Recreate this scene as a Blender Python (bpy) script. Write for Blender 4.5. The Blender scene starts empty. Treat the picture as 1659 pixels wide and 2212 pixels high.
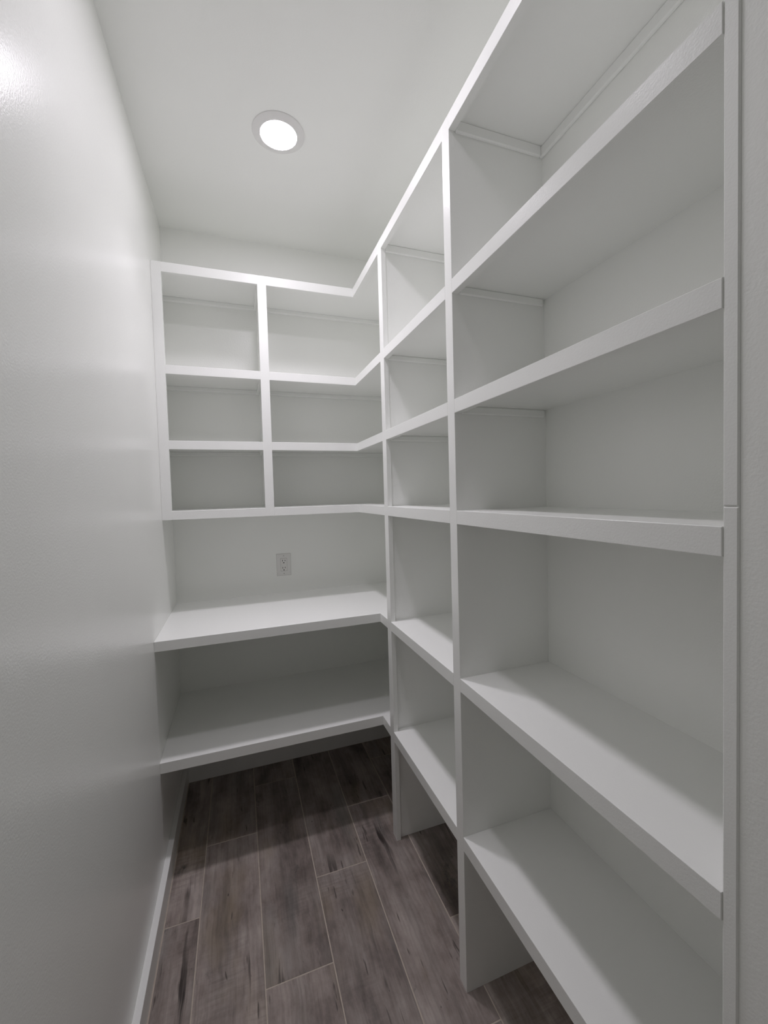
import bpy, bmesh, math, random
from mathutils import Vector, Matrix

C = bpy.context.scene.collection
S = bpy.context.scene

# ------------------------------------------------------------------ camera
FPX, PX, PY, W, HPX = 914.418, 845.686, 1098.819, 1659.0, 2212.0
fw = Vector((0.3384723, 0.94027028, -0.03644594))
rt = Vector((0.9402192, -0.33949964, -0.02697866))
up = Vector((0.03774061, 0.02513564, 0.99897139))
cam_data = bpy.data.cameras.new('camera')
cam = bpy.data.objects.new('camera', cam_data)
C.objects.link(cam)
cam.matrix_world = Matrix(((rt.x, up.x, -fw.x, 0.31492), (rt.y, up.y, -fw.y, 0.0),
                           (rt.z, up.z, -fw.z, 1.44993), (0, 0, 0, 1)))
cam_data.sensor_fit = 'VERTICAL'
cam_data.sensor_height = 24.0
cam_data.lens = 24.0 * FPX / HPX
cam_data.shift_x = -(PX - W / 2) / HPX
cam_data.shift_y = -(HPX / 2 - PY) / HPX
cam_data.clip_start = 0.02
S.camera = cam

# ------------------------------------------------------------------ world (dim light of the adjoining room through the doorway) and exposure
world = bpy.data.worlds.new('world')
S.world = world
world.use_nodes = True
bg = world.node_tree.nodes['Background']
bg.inputs[0].default_value = (1.0, 0.97, 0.94, 1)
bg.inputs[1].default_value = 0.13
LAMP_STRENGTH = 80.0       # even glow of the lens
BEAM_POWER, BEAM_SPREAD = 2.6, 100.0   # the downward beam of each recessed light
LAMP_COLOR = (1.0, 0.945, 1.03, 1)
S.view_settings.view_transform = 'Standard'
S.view_settings.look = 'None'
S.view_settings.gamma = 1.0
S.view_settings.use_curve_mapping = False
S.view_settings.exposure = -0.06
S.cycles.max_bounces = 20
S.cycles.diffuse_bounces = 18
S.cycles.glossy_bounces = 4

# ------------------------------------------------------------------ measures (metres)
XF, XW = 0.8813, 1.1874          # face of the right-hand shelves, right wall
YB, D = 2.0535, 2.3638           # face of the upper back shelves, back wall
YC, YL = 1.7556, 1.7562          # front edges of worktop and low deep shelf
H = 2.782                        # ceiling
T = 0.019                        # board thickness
XLS, XD0, XD1 = 0.0393, 0.4306, 0.4703
S1N, S1F, S2N, S2F = 1.6173, 1.6609, 1.0418, 1.0820
E0, E1 = 0.3385, 0.3567          # end panel
LEV = {'top': (2.4624, 2.4208), 'a': (2.0275, 1.9897), 'b': (1.7035, 1.6657),
       'c': (1.3971, 1.3590), 'counter': (0.9238, 0.8856), 'low': (0.4637, 0.4231)}
YF = -0.9                        # how far the setting runs out through the doorway

# ------------------------------------------------------------------ materials
def newmat(name):
    m = bpy.data.materials.new(name)
    m.use_nodes = True
    nt = m.node_tree
    return m, nt, nt.nodes['Principled BSDF']

def node(nt, kind, **kw):
    n = nt.nodes.new(kind)
    for k, v in kw.items():
        setattr(n, k, v)
    return n

def paint(name, col, rough, bump, scale, mottling=0.015, spec=0.5):
    m, nt, b = newmat(name)
    geo = node(nt, 'ShaderNodeNewGeometry')
    n = node(nt, 'ShaderNodeTexNoise'); n.inputs['Scale'].default_value = scale
    n.inputs['Detail'].default_value = 2.0
    nt.links.new(geo.outputs['Position'], n.inputs['Vector'])
    bp = node(nt, 'ShaderNodeBump'); bp.inputs['Strength'].default_value = bump
    bp.inputs['Distance'].default_value = 0.0015
    nt.links.new(n.outputs['Fac'], bp.inputs['Height'])
    nt.links.new(bp.outputs['Normal'], b.inputs['Normal'])
    n2 = node(nt, 'ShaderNodeTexNoise'); n2.inputs['Scale'].default_value = 3.0
    nt.links.new(geo.outputs['Position'], n2.inputs['Vector'])
    mx = node(nt, 'ShaderNodeMix', data_type='RGBA')
    mx.inputs['A'].default_value = (*[c * (1 - mottling) for c in col], 1)
    mx.inputs['B'].default_value = (*[c * (1 + mottling) for c in col], 1)
    nt.links.new(n2.outputs['Fac'], mx.inputs['Factor'])
    nt.links.new(mx.outputs['Result'], b.inputs['Base Color'])
    b.inputs['Roughness'].default_value = rough
    b.inputs['Specular IOR Level'].default_value = spec
    return m

def plain(name, col, rough=0.5, spec=0.5):
    m, nt, b = newmat(name)
    b.inputs['Base Color'].default_value = (*col, 1)
    b.inputs['Roughness'].default_value = rough
    b.inputs['Specular IOR Level'].default_value = spec
    return m

WHITE = (0.876, 0.885, 0.862)
M_WALL = paint('wall_paint', WHITE, 0.235, 0.20, 230, spec=0.42)
M_CEIL = paint('ceiling_paint', WHITE, 0.65, 0.15, 260)
M_TRIM = paint('trim_paint', (0.874, 0.882, 0.864), 0.25, 0.15, 300)
M_PLATE = plain('outlet_plastic', (0.74, 0.735, 0.72), 0.35)
M_RECEPT = plain('receptacle_plastic', (0.75, 0.74, 0.72), 0.35)
M_DARK = plain('slot_black', (0.004, 0.004, 0.004), 0.8, 0.1)
M_SCREW = plain('screw_paint', (0.33, 0.33, 0.32), 0.4)
M_LTRIM = plain('lamp_trim_white', (0.78, 0.775, 0.765), 0.45)

def grout_mat():
    m, nt, b = newmat('grout')
    geo = node(nt, 'ShaderNodeNewGeometry')
    n = node(nt, 'ShaderNodeTexNoise'); n.inputs['Scale'].default_value = 60
    nt.links.new(geo.outputs['Position'], n.inputs['Vector'])
    r = node(nt, 'ShaderNodeValToRGB')
    r.color_ramp.elements[0].color = (0.40, 0.345, 0.29, 1)
    r.color_ramp.elements[1].color = (0.58, 0.51, 0.44, 1)
    nt.links.new(n.outputs['Fac'], r.inputs['Fac'])
    nt.links.new(r.outputs['Color'], b.inputs['Base Color'])
    b.inputs['Roughness'].default_value = 0.9
    return m
M_GROUT = grout_mat()

def wood_tile_mat():
    m, nt, b = newmat('wood_look_tile')
    L = nt.links.new
    tc = node(nt, 'ShaderNodeTexCoord')
    oi = node(nt, 'ShaderNodeObjectInfo')
    mul = node(nt, 'ShaderNodeMath', operation='MULTIPLY'); mul.inputs[1].default_value = 61.7
    L(oi.outputs['Random'], mul.inputs[0])
    comb = node(nt, 'ShaderNodeCombineXYZ')
    L(mul.outputs[0], comb.inputs[0]); L(mul.outputs[0], comb.inputs[1])
    off = node(nt, 'ShaderNodeVectorMath', operation='ADD')
    L(tc.outputs['Object'], off.inputs[0]); L(comb.outputs[0], off.inputs[1])
    def warp(scale, amp):
        n = node(nt, 'ShaderNodeTexNoise'); n.inputs['Scale'].default_value = scale
        n.inputs['Detail'].default_value = 3
        L(off.outputs[0], n.inputs['Vector'])
        s = node(nt, 'ShaderNodeVectorMath', operation='SUBTRACT'); s.inputs[1].default_value = (.5, .5, .5)
        L(n.outputs['Color'], s.inputs[0])
        k = node(nt, 'ShaderNodeVectorMath', operation='SCALE'); k.inputs['Scale'].default_value = amp
        L(s.outputs[0], k.inputs[0])
        a = node(nt, 'ShaderNodeVectorMath', operation='ADD')
        L(off.outputs[0], a.inputs[0]); L(k.outputs[0], a.inputs[1])
        return a.outputs[0]
    wv = warp(5.0, 0.022)
    def noise(scale, sx, sy, detail=4, rough=0.55, vec=None):
        mp = node(nt, 'ShaderNodeVectorMath', operation='MULTIPLY'); mp.inputs[1].default_value = (sx, sy, 1)
        L(vec if vec else wv, mp.inputs[0])
        n = node(nt, 'ShaderNodeTexNoise'); n.inputs['Scale'].default_value = scale
        n.inputs['Detail'].default_value = detail; n.inputs['Roughness'].default_value = rough
        L(mp.outputs[0], n.inputs['Vector'])
        return n.outputs['Fac']
    def ramp(fac, stops):
        r = node(nt, 'ShaderNodeValToRGB')
        e = r.color_ramp.elements
        while len(e) < len(stops): e.new(0.5)
        for el, (p, c) in zip(e, stops):
            el.position = p
            el.color = (*c, 1) if isinstance(c, tuple) else (c, c, c, 1)
        L(fac, r.inputs['Fac'])
        return r.outputs['Color']
    def mix(fac, a, bb, mode='MIX'):
        x = node(nt, 'ShaderNodeMix', data_type='RGBA', blend_type=mode)
        if isinstance(fac, float): x.inputs['Factor'].default_value = fac
        else: L(fac, x.inputs['Factor'])
        for sock, v in (('A', a), ('B', bb)):
            if isinstance(v, tuple): x.inputs[sock].default_value = (*v, 1)
            else: L(v, x.inputs[sock])
        return x.outputs['Result']
    blotch = noise(7.0, 1.0, 0.5, 7, 0.66)
    base = ramp(blotch, [(0.34, (0.170, 0.138, 0.124)), (0.49, (0.300, 0.253, 0.231)), (0.64, (0.410, 0.358, 0.330))])
    tan = ramp(noise(4.2, 1.3, 0.5, 3), [(0.54, 0.0), (0.70, 1.0)])
    base = mix(mix(1.0, tan, (0.55, 0.55, 0.55), 'MULTIPLY'), base, (0.345, 0.280, 0.205))
    grey = ramp(noise(3.7, 1.6, 0.4, 3), [(0.55, 0.0), (0.68, 1.0)])
    base = mix(mix(1.0, grey, (0.5, 0.5, 0.5), 'MULTIPLY'), base, (0.225, 0.225, 0.214))
    bands = ramp(noise(12, 1.0, 0.10, 5, 0.62), [(0.33, 0.68), (0.5, 1.0), (0.66, 1.12)])
    base = mix(1.0, base, bands, 'MULTIPLY')
    fine = ramp(noise(120, 1.0, 0.035, 5, 0.65), [(0.30, 0.62), (0.52, 1.0), (0.72, 1.16)])
    base = mix(0.62, base, fine, 'MULTIPLY')
    saw = ramp(noise(90, 0.10, 1.0, 3, 0.6), [(0.36, 0.82), (0.6, 1.08)])
    sawmask = ramp(noise(4.0, 1.0, 0.6, 2), [(0.5, 0.0), (0.68, 0.9)])
    base = mix(sawmask, base, mix(1.0, base, saw, 'MULTIPLY'))
    crack = ramp(noise(26, 1.0, 0.055, 3, 0.5), [(0.30, 1.0), (0.355, 0.0)])
    crackmask = ramp(noise(6.0, 1.0, 0.4, 2), [(0.44, 0.0), (0.58, 1.0)])
    base = mix(mix(1.0, crack, crackmask, 'MULTIPLY'), base, (0.045, 0.036, 0.032))
    dash = ramp(noise(64, 1.0, 0.11, 2, 0.5), [(0.265, 1.0), (0.31, 0.0)])
    base = mix(mix(1.0, dash, (0.75, 0.75, 0.75), 'MULTIPLY'), base, (0.06, 0.048, 0.043))
    knot = ramp(noise(8.0, 1.0, 0.5, 7, 0.75), [(0.615, 0.0), (0.70, 0.80)])
    base = mix(knot, base, (0.075, 0.073, 0.070))
    speck = ramp(noise(42, 1.0, 0.5, 2), [(0.745, 0.0), (0.78, 0.8)])
    base = mix(speck, base, (0.05, 0.042, 0.037))
    tone = node(nt, 'ShaderNodeMapRange'); tone.inputs['To Min'].default_value = 0.80; tone.inputs['To Max'].default_value = 1.16
    L(oi.outputs['Random'], tone.inputs['Value'])
    tv = node(nt, 'ShaderNodeCombineXYZ')
    for i in range(3): L(tone.outputs[0], tv.inputs[i])
    base = mix(1.0, base, tv.outputs[0], 'MULTIPLY')
    L(base, b.inputs['Base Color'])
    bw = node(nt, 'ShaderNodeRGBToBW'); L(base, bw.inputs[0])
    bp = node(nt, 'ShaderNodeBump'); bp.inputs['Strength'].default_value = 0.35; bp.inputs['Distance'].default_value = 0.002
    L(bw.outputs[0], bp.inputs['Height']); L(bp.outputs['Normal'], b.inputs['Normal'])
    b.inputs['Roughness'].default_value = 0.50
    b.inputs['Specular IOR Level'].default_value = 0.4
    return m
M_TILE = wood_tile_mat()

def emit_mat():
    m, nt, b = newmat('lamp_lens_glow')
    b.inputs['Base Color'].default_value = (0.8, 0.8, 0.8, 1)
    b.inputs['Emission Color'].default_value = LAMP_COLOR
    b.inputs['Emission Strength'].default_value = LAMP_STRENGTH
    return m
M_LENS = emit_mat()

# ------------------------------------------------------------------ helpers
def obj(name, me, mat, parent=None, loc=None):
    o = bpy.data.objects.new(name, me)
    C.objects.link(o)
    if mat and not me.materials: me.materials.append(mat)
    if parent: o.parent = parent
    if loc: o.location = loc
    return o

def box_mesh(name, sx, sy, sz, bev=0.0008, seg=1, front=None):
    bm = bmesh.new()
    bmesh.ops.create_cube(bm, size=1.0)
    bmesh.ops.scale(bm, vec=(sx, sy, sz), verts=bm.verts)
    if bev:
        edges = bm.edges[:]
        if front is not None:      # (axis, sign): only the edges round that face
            ax, sg = front
            ext = (sx, sy, sz)[ax] / 2 * sg
            edges = [e for e in edges if all(abs(v.co[ax] - ext) < 1e-6 for v in e.verts)]
        bmesh.ops.bevel(bm, geom=edges, offset=bev, segments=seg, profile=0.5, affect='EDGES')
    me = bpy.data.meshes.new(name)
    bm.to_mesh(me); bm.free()
    return me

def box(name, x0, x1, y0, y1, z0, z1, mat, parent=None, bev=0.0008, seg=1, origin=(0, 0, 0), front=None):
    me = box_mesh(name, x1 - x0, y1 - y0, z1 - z0, bev, seg, front)
    return obj(name, me, mat, parent, ((x0 + x1) / 2 - origin[0], (y0 + y1) / 2 - origin[1], (z0 + z1) / 2 - origin[2]))

def struct(o):
    o['kind'] = 'structure'
    return o

def thing(name, label, cat, loc, group=None):
    o = bpy.data.objects.new(name, None)
    C.objects.link(o)
    o.location = loc
    o.empty_display_size = 0.1
    o['label'] = label; o['category'] = cat
    if group: o['group'] = group
    return o

# ------------------------------------------------------------------ the room
w = struct(box('wall_left', -0.10, 0.0, YF, D, 0.0, H, M_WALL, bev=0)); w['label'] = 'plain glossy white painted wall on the left of the pantry'
w = struct(box('wall_back', -0.10, XW + 0.10, D, D + 0.10, 0.0, H, M_WALL, bev=0)); w['label'] = 'white painted wall behind the far shelves'
w = struct(box('wall_right', XW, XW + 0.10, E0, D, 0.0, H, M_WALL, bev=0)); w['label'] = 'white painted wall behind the right-hand shelves'
w = struct(box('wall_front', XF + 0.0042, XW + 0.10, YF, E0, 0.0, H, M_WALL, bev=0)); w['label'] = 'plain white wall end at the right edge, beside the shelves'
w = struct(box('ceiling', -0.10, XW + 0.10, YF, D + 0.10, H, H + 0.10, M_CEIL, bev=0)); w['label'] = 'flat white painted ceiling'
floor = struct(box('floor', -0.10, XW + 0.10, YF, D + 0.10, -0.10, -0.0007, M_GROUT, bev=0)); floor['label'] = 'floor of grey-brown wood-look plank tiles with pale grout'

b = struct(box('baseboard_left', 0.0, 0.0205, YF, D, -0.001, 0.085, M_TRIM, bev=0.0015, seg=2)); b['label'] = 'low white baseboard along the left wall'
b = struct(box('baseboard_back', 0.0206, XW, D - 0.0155, D, -0.001, 0.085, M_TRIM, bev=0.0015, seg=2)); b['label'] = 'shaded white baseboard under the lowest deep shelf'

# plank tiles: rows run into the depth of the room, ends staggered
G = 0.0038
TL = 0.931
rows = [(0.0243, 0.1345, 1.569), (0.1345, 0.335, 1.884), (0.335, 0.538, 1.262), (0.538, 0.737, 1.573),
        (0.737, 0.938, 1.886), (0.938, 1.139, 1.254), (1.139, 1.1874, 1.573)]
tile_cache = {}
floor_mid = floor.location.copy()
for (x0, x1, yj) in rows:
    a0 = x0 + (G / 2 if x0 > 0.03 else 0); a1 = x1 - (G / 2 if x1 < 1.18 else 0)
    y = yj
    while y > YF: y -= TL
    while y < D:
        c0, c1 = max(y + G / 2, YF), min(y + TL - G / 2, D - 0.0165)
        if c1 - c0 > 0.02:
            key = (round(a1 - a0, 4), round(c1 - c0, 4))
            if key not in tile_cache:
                me = box_mesh('tile', a1 - a0, c1 - c0, 0.009, 0.0005)
                me.materials.append(M_TILE)
                tile_cache[key] = me
            t = obj('tile', tile_cache[key], None, floor,
                    (Vector(((a0 + a1) / 2, (c0 + c1) / 2, -0.0045)) - floor_mid))
        y += TL

# ------------------------------------------------------------------ right-hand shelving unit
O = (XF, E0, 0.0)
unit = thing('shelving_unit', 'tall white built-in shelving along the right wall, three bays wide', 'shelving', O)
def r(name, x0, x1, y0, y1, z0, z1, mat=M_TRIM, bev=0.0008, parent=unit, origin=O):
    front = None
    if name in ('rail', 'stile', 'front_rail', 'edge_strip'):      # face-frame pieces: rounded only where they face the room
        front = (0, -1) if abs(x0 - XF) < 0.002 else (1, -1)
    elif name in ('shelf', 'board', 'divider_panel', 'end_panel'):
        bev = 0
    return box(name, x0, x1, y0, y1, z0, z1, mat, parent, bev, 1, origin, front)
TOPZ = LEV['top'][0]
# face stiles run full height; the near end shows the edge of the end panel in two lengths
r('stile', XF, XF + T, S1N, S1F, 0.0, TOPZ)
r('stile', XF, XF + T, S2N, S2F, 0.0, TOPZ)
P1 = (1.6310, S1F); P2 = (S2N, S2N + T)
r('divider_panel', XF + T, XW, P1[0], P1[1], 0.0, TOPZ - T)
r('divider_panel', XF + T, XW, P2[0] + 0.0002, P2[1], 0.0, TOPZ - T)
r('end_panel', XF + 0.0078, XW, E0, E1, 0.0, TOPZ)
r('edge_strip', XF + 0.0012, XF + 0.0078, E0, E1, 0.0, 1.4225, bev=0.0018)
r('edge_strip', XF + 0.0012, XF + 0.0078, E0, E1, 1.4228, TOPZ, bev=0.0018)
for k, (zt, zb) in LEV.items():
    # rails across each bay
    r('rail', XF, XF + T, E1, S2N, zb, zt)
    r('rail', XF, XF + T, S2F, S1N, zb, zt)
    # boards of each bay
    z0, z1 = zt - T, zt
    if k == 'top':
        r('shelf', XF + T, XW, E1, S1F, z0, z1)
    else:
        r('shelf', XF + T, XW, E1, P2[0], z0, z1)
        r('shelf', XF + T, XW, P2[1], P1[0], z0, z1)
    # cleats under the boards: along the wall and along the panels
    ch, cd = (0.030, 0.011) if k == 'top' else (0.022, 0.009)
    for (c0, c1) in ((E1, P2[0]), (P2[1], P1[0])):
        if k == 'top' or c0 > 1.0:
            r('cleat', XW - cd, XW, c0, c1, z0 - ch, z0, bev=0.003)
        r('cleat', XF + T, XW - cd, c1 - cd, c1, z0 - ch, z0, bev=0.003)
        r('cleat', XF + T, XW - cd, c0, c0 + cd, z0 - ch, z0, bev=0.003)

# ------------------------------------------------------------------ upper shelving on the back wall
OB = (0.0, YB, LEV['c'][1])
bu = thing('wall_shelving', 'white built-in upper shelving on the back wall, two columns of three open boxes', 'shelving', OB)
def q(name, *a, bev=0.0008): return r(name, *a, bev=bev, parent=bu, origin=OB)
ZB = LEV['c'][1]
q('stile', 0.0003, XLS, YB, YB + T, ZB, TOPZ)
q('stile', XD0, XD1, YB, YB + T, ZB, TOPZ)
PB = (XD0 + 0.008, XD0 + 0.008 + T)
for k in ('top', 'a', 'b', 'c'):
    zt, zb = LEV[k]
    q('rail', XLS, XD0, YB, YB + T, zb, zt)
    q('rail', XD1, XF + T, YB, YB + T, zb, zt)
    z0, z1 = zt - T, zt
    q('shelf', 0.0003, XW, YB + T, D, z0, z1)
    q('rail', XF, XF + T, S1F, YB, zb, zt)              # short return to the right-hand shelving
    q('shelf', XF + T, XW, S1F, YB + T, z0, z1)
    if k != 'c':
        zn = LEV[{'top': 'a', 'a': 'b', 'b': 'c'}[k]][0]
        q('divider_panel', PB[0], PB[1], YB + T, D, zn, z0)
    ch = 0.020
    if k == 'c':
        q('cleat', 0.0003, XW, D - T, D, z0 - ch, z0, bev=0.0015)
    else:
        q('cleat', 0.0003, PB[0], D - T, D, z0 - ch, z0, bev=0.0015)
        q('cleat', PB[1], XW, D - T, D, z0 - ch, z0, bev=0.0015)
        q('cleat', PB[0] - 0.012, PB[0], YB + T, D - T, z0 - ch, z0, bev=0.0015)
        q('cleat', PB[1], PB[1] + 0.012, YB + T, D - T, z0 - ch, z0, bev=0.0015)

# ------------------------------------------------------------------ deep worktop and deep low shelf under it
def deep_shelf(name, label, cat, k, yf):
    zt, zb = LEV[k]
    o0 = (0.0, yf, zb)
    t = thing(name, label, cat, o0)
    def d(n, *a, bev=0.0008): return r(n, *a, bev=bev, parent=t, origin=o0)
    d('board', 0.0003, XW, yf + T, D, zt - T, zt)
    d('front_rail', 0.0003, XF + T, yf, yf + T, zb, zt)
    d('front_rail', XF, XF + T, S1F, yf, zb, zt)
    d('board', XF + T, XW, S1F, yf + T, zt - T, zt)
    d('cleat', 0.0003, XW, D - T, D, zt - T - 0.038, zt - T, bev=0.0015)
    d('cleat', 0.0003, T, yf + T, D - T, zt - T - 0.019, zt - T, bev=0.0015)
    return t
deep_shelf('worktop', 'deep white counter shelf below the wall outlet on the back wall', 'counter', 'counter', YC)
deep_shelf('deep_shelf', 'deep white shelf nearest the floor, under the counter on the back wall', 'shelf', 'low', YL)

# ------------------------------------------------------------------ electrical outlet
OX, OZ = 0.5325, 1.0775
PW_, PH_ = 0.0768, 0.1210
out = thing('electrical_outlet', 'white double electrical outlet with cover plate on the back wall', 'outlet', (OX, D, OZ))
def prism(name, sx, sz, y0, y1, bev, mat, parent, cx=0.0, cz=0.0, poly=None, seg=1):
    """thin plate standing in the xz plane; y0 is the front face (towards the camera)"""
    me = box_mesh(name, sx, y1 - y0, sz, bev, seg)
    return obj(name, me, mat, parent, (cx, (y0 + y1) / 2, cz))
def disc_y(name, rad, y0, y1, mat, parent, cx, cz, n=20, flat=None):
    bm = bmesh.new()
    bmesh.ops.create_cone(bm, cap_ends=True, segments=n, radius1=rad, radius2=rad, depth=y1 - y0)
    bmesh.ops.rotate(bm, verts=bm.verts, cent=(0, 0, 0), matrix=Matrix.Rotation(math.pi / 2, 3, 'X'))
    if flat is not None:
        for v in bm.verts: v.co.z = min(v.co.z, flat)
    me = bpy.data.meshes.new(name); bm.to_mesh(me); bm.free()
    return obj(name, me, mat, parent, (cx, (y0 + y1) / 2, cz))
def plate_with_hole():
    bm = bmesh.new()
    w2, h2, iw, ih = PW_ / 2, PH_ / 2, 0.0352 / 2, 0.0695 / 2
    def ring(a, c, y): return [bm.verts.new((x, y, z)) for x, z in ((-a, -c), (a, -c), (a, c), (-a, c))]
    back = ring(w2, h2, 0.0)
    edge = ring(w2, h2, -0.0025)
    face = ring(w2 - 0.0035, h2 - 0.0035, -0.0058)
    inner = ring(iw, ih, -0.0058)
    inb = ring(iw, ih, -0.0005)
    for A, B in ((back, edge), (edge, face), (face, inner), (inner, inb)):
        for i in range(4):
            j = (i + 1) % 4
            bm.faces.new((A[i], A[j], B[j], B[i]))
    bm.faces.new(inb)
    bmesh.ops.recalc_face_normals(bm, faces=bm.faces)
    me = bpy.data.meshes.new('cover_plate'); bm.to_mesh(me); bm.free()
    return me
obj('cover_plate', plate_with_hole(), M_PLATE, out)
rec = prism('receptacle', 0.0336, 0.0680, -0.0068, -0.0006, 0.0006, M_RECEPT, out)
for dz, s in ((0.0224, 1), (-0.0167, 1)):
    prism('slot', 0.0026, 0.0092, -0.0034, -0.0029, 0, M_DARK, rec, -0.0064, dz)
    prism('slot', 0.0026, 0.0074, -0.0034, -0.0029, 0, M_DARK, rec, 0.0064, dz + 0.0004)
    disc_y('ground_hole', 0.0029, -0.0034, -0.0029, M_DARK, rec, 0.0, dz - 0.0121, 16)
for zz in (0.0485, -0.0485):
    s = disc_y('screw', 0.0024, -0.0066, -0.0052, M_SCREW, out, 0.0, zz, 16)
    prism('screw_slot', 0.0005, 0.0034, -0.0009, -0.00065, 0, M_DARK, s)

# ------------------------------------------------------------------ recessed ceiling lights
def lathe(name, prof, n=64):
    bm = bmesh.new()
    rings = [[bm.verts.new((rr * math.cos(2 * math.pi * i / n), rr * math.sin(2 * math.pi * i / n), z)) for i in range(n)] for rr, z in prof]
    for A, B in zip(rings, rings[1:]):
        for i in range(n):
            j = (i + 1) % n
            bm.faces.new((A[i], A[j], B[j], B[i]))
    bm.faces.new(rings[-1])
    bmesh.ops.recalc_face_normals(bm, faces=bm.faces)
    me = bpy.data.meshes.new(name); bm.to_mesh(me); bm.free()
    for p in me.polygons: p.use_smooth = True
    return me
def open_lathe(name, prof, n=64):
    bm = bmesh.new()
    rings = [[bm.verts.new((rr * math.cos(2 * math.pi * i / n), rr * math.sin(2 * math.pi * i / n), z)) for i in range(n)] for rr, z in prof]
    for A, B in zip(rings, rings[1:]):
        for i in range(n):
            j = (i + 1) % n
            bm.faces.new((A[j], A[i], B[i], B[j]))
    me = bpy.data.meshes.new(name); bm.to_mesh(me); bm.free()
    for p in me.polygons: p.use_smooth = True
    return me
trim_me = open_lathe('trim_ring', [(0.0935, 0.0), (0.0935, -0.0022), (0.0915, -0.0034), (0.0680, -0.0098), (0.0655, -0.0100), (0.0645, -0.0070)])
trim_me.materials.append(M_LTRIM)
bm = bmesh.new()
bmesh.ops.create_circle(bm, cap_ends=True, segments=64, radius=0.0648)
for f in bm.faces: f.normal_flip() if f.normal.z > 0 else None
lens_me = bpy.data.meshes.new('lens'); bm.to_mesh(lens_me); bm.free()
lens_me.materials.append(M_LENS)
for (lx, ly, beam, lab) in ((0.503, 1.637, 1.0, 'round white recessed ceiling light glowing above the middle of the pantry'),
                      (0.496, 0.990, 0.18, 'round recessed ceiling light nearer the doorway, overhead of the viewer')):
    l = thing('ceiling_light', lab, 'ceiling light', (lx, ly, H), 'recessed ceiling lights')
    obj('trim_ring', trim_me, None, l)
    obj('lens', lens_me, None, l, (0, 0, -0.0085))
    ld = bpy.data.lights.new('beam', 'AREA')
    ld.shape = 'DISK'; ld.size = 0.124; ld.energy = BEAM_POWER * beam; ld.spread = math.radians(BEAM_SPREAD)
    ld.color = LAMP_COLOR[:3]
    lo = bpy.data.objects.new('beam', ld); C.objects.link(lo); lo.parent = l; lo.location = (0, 0, -0.0092)
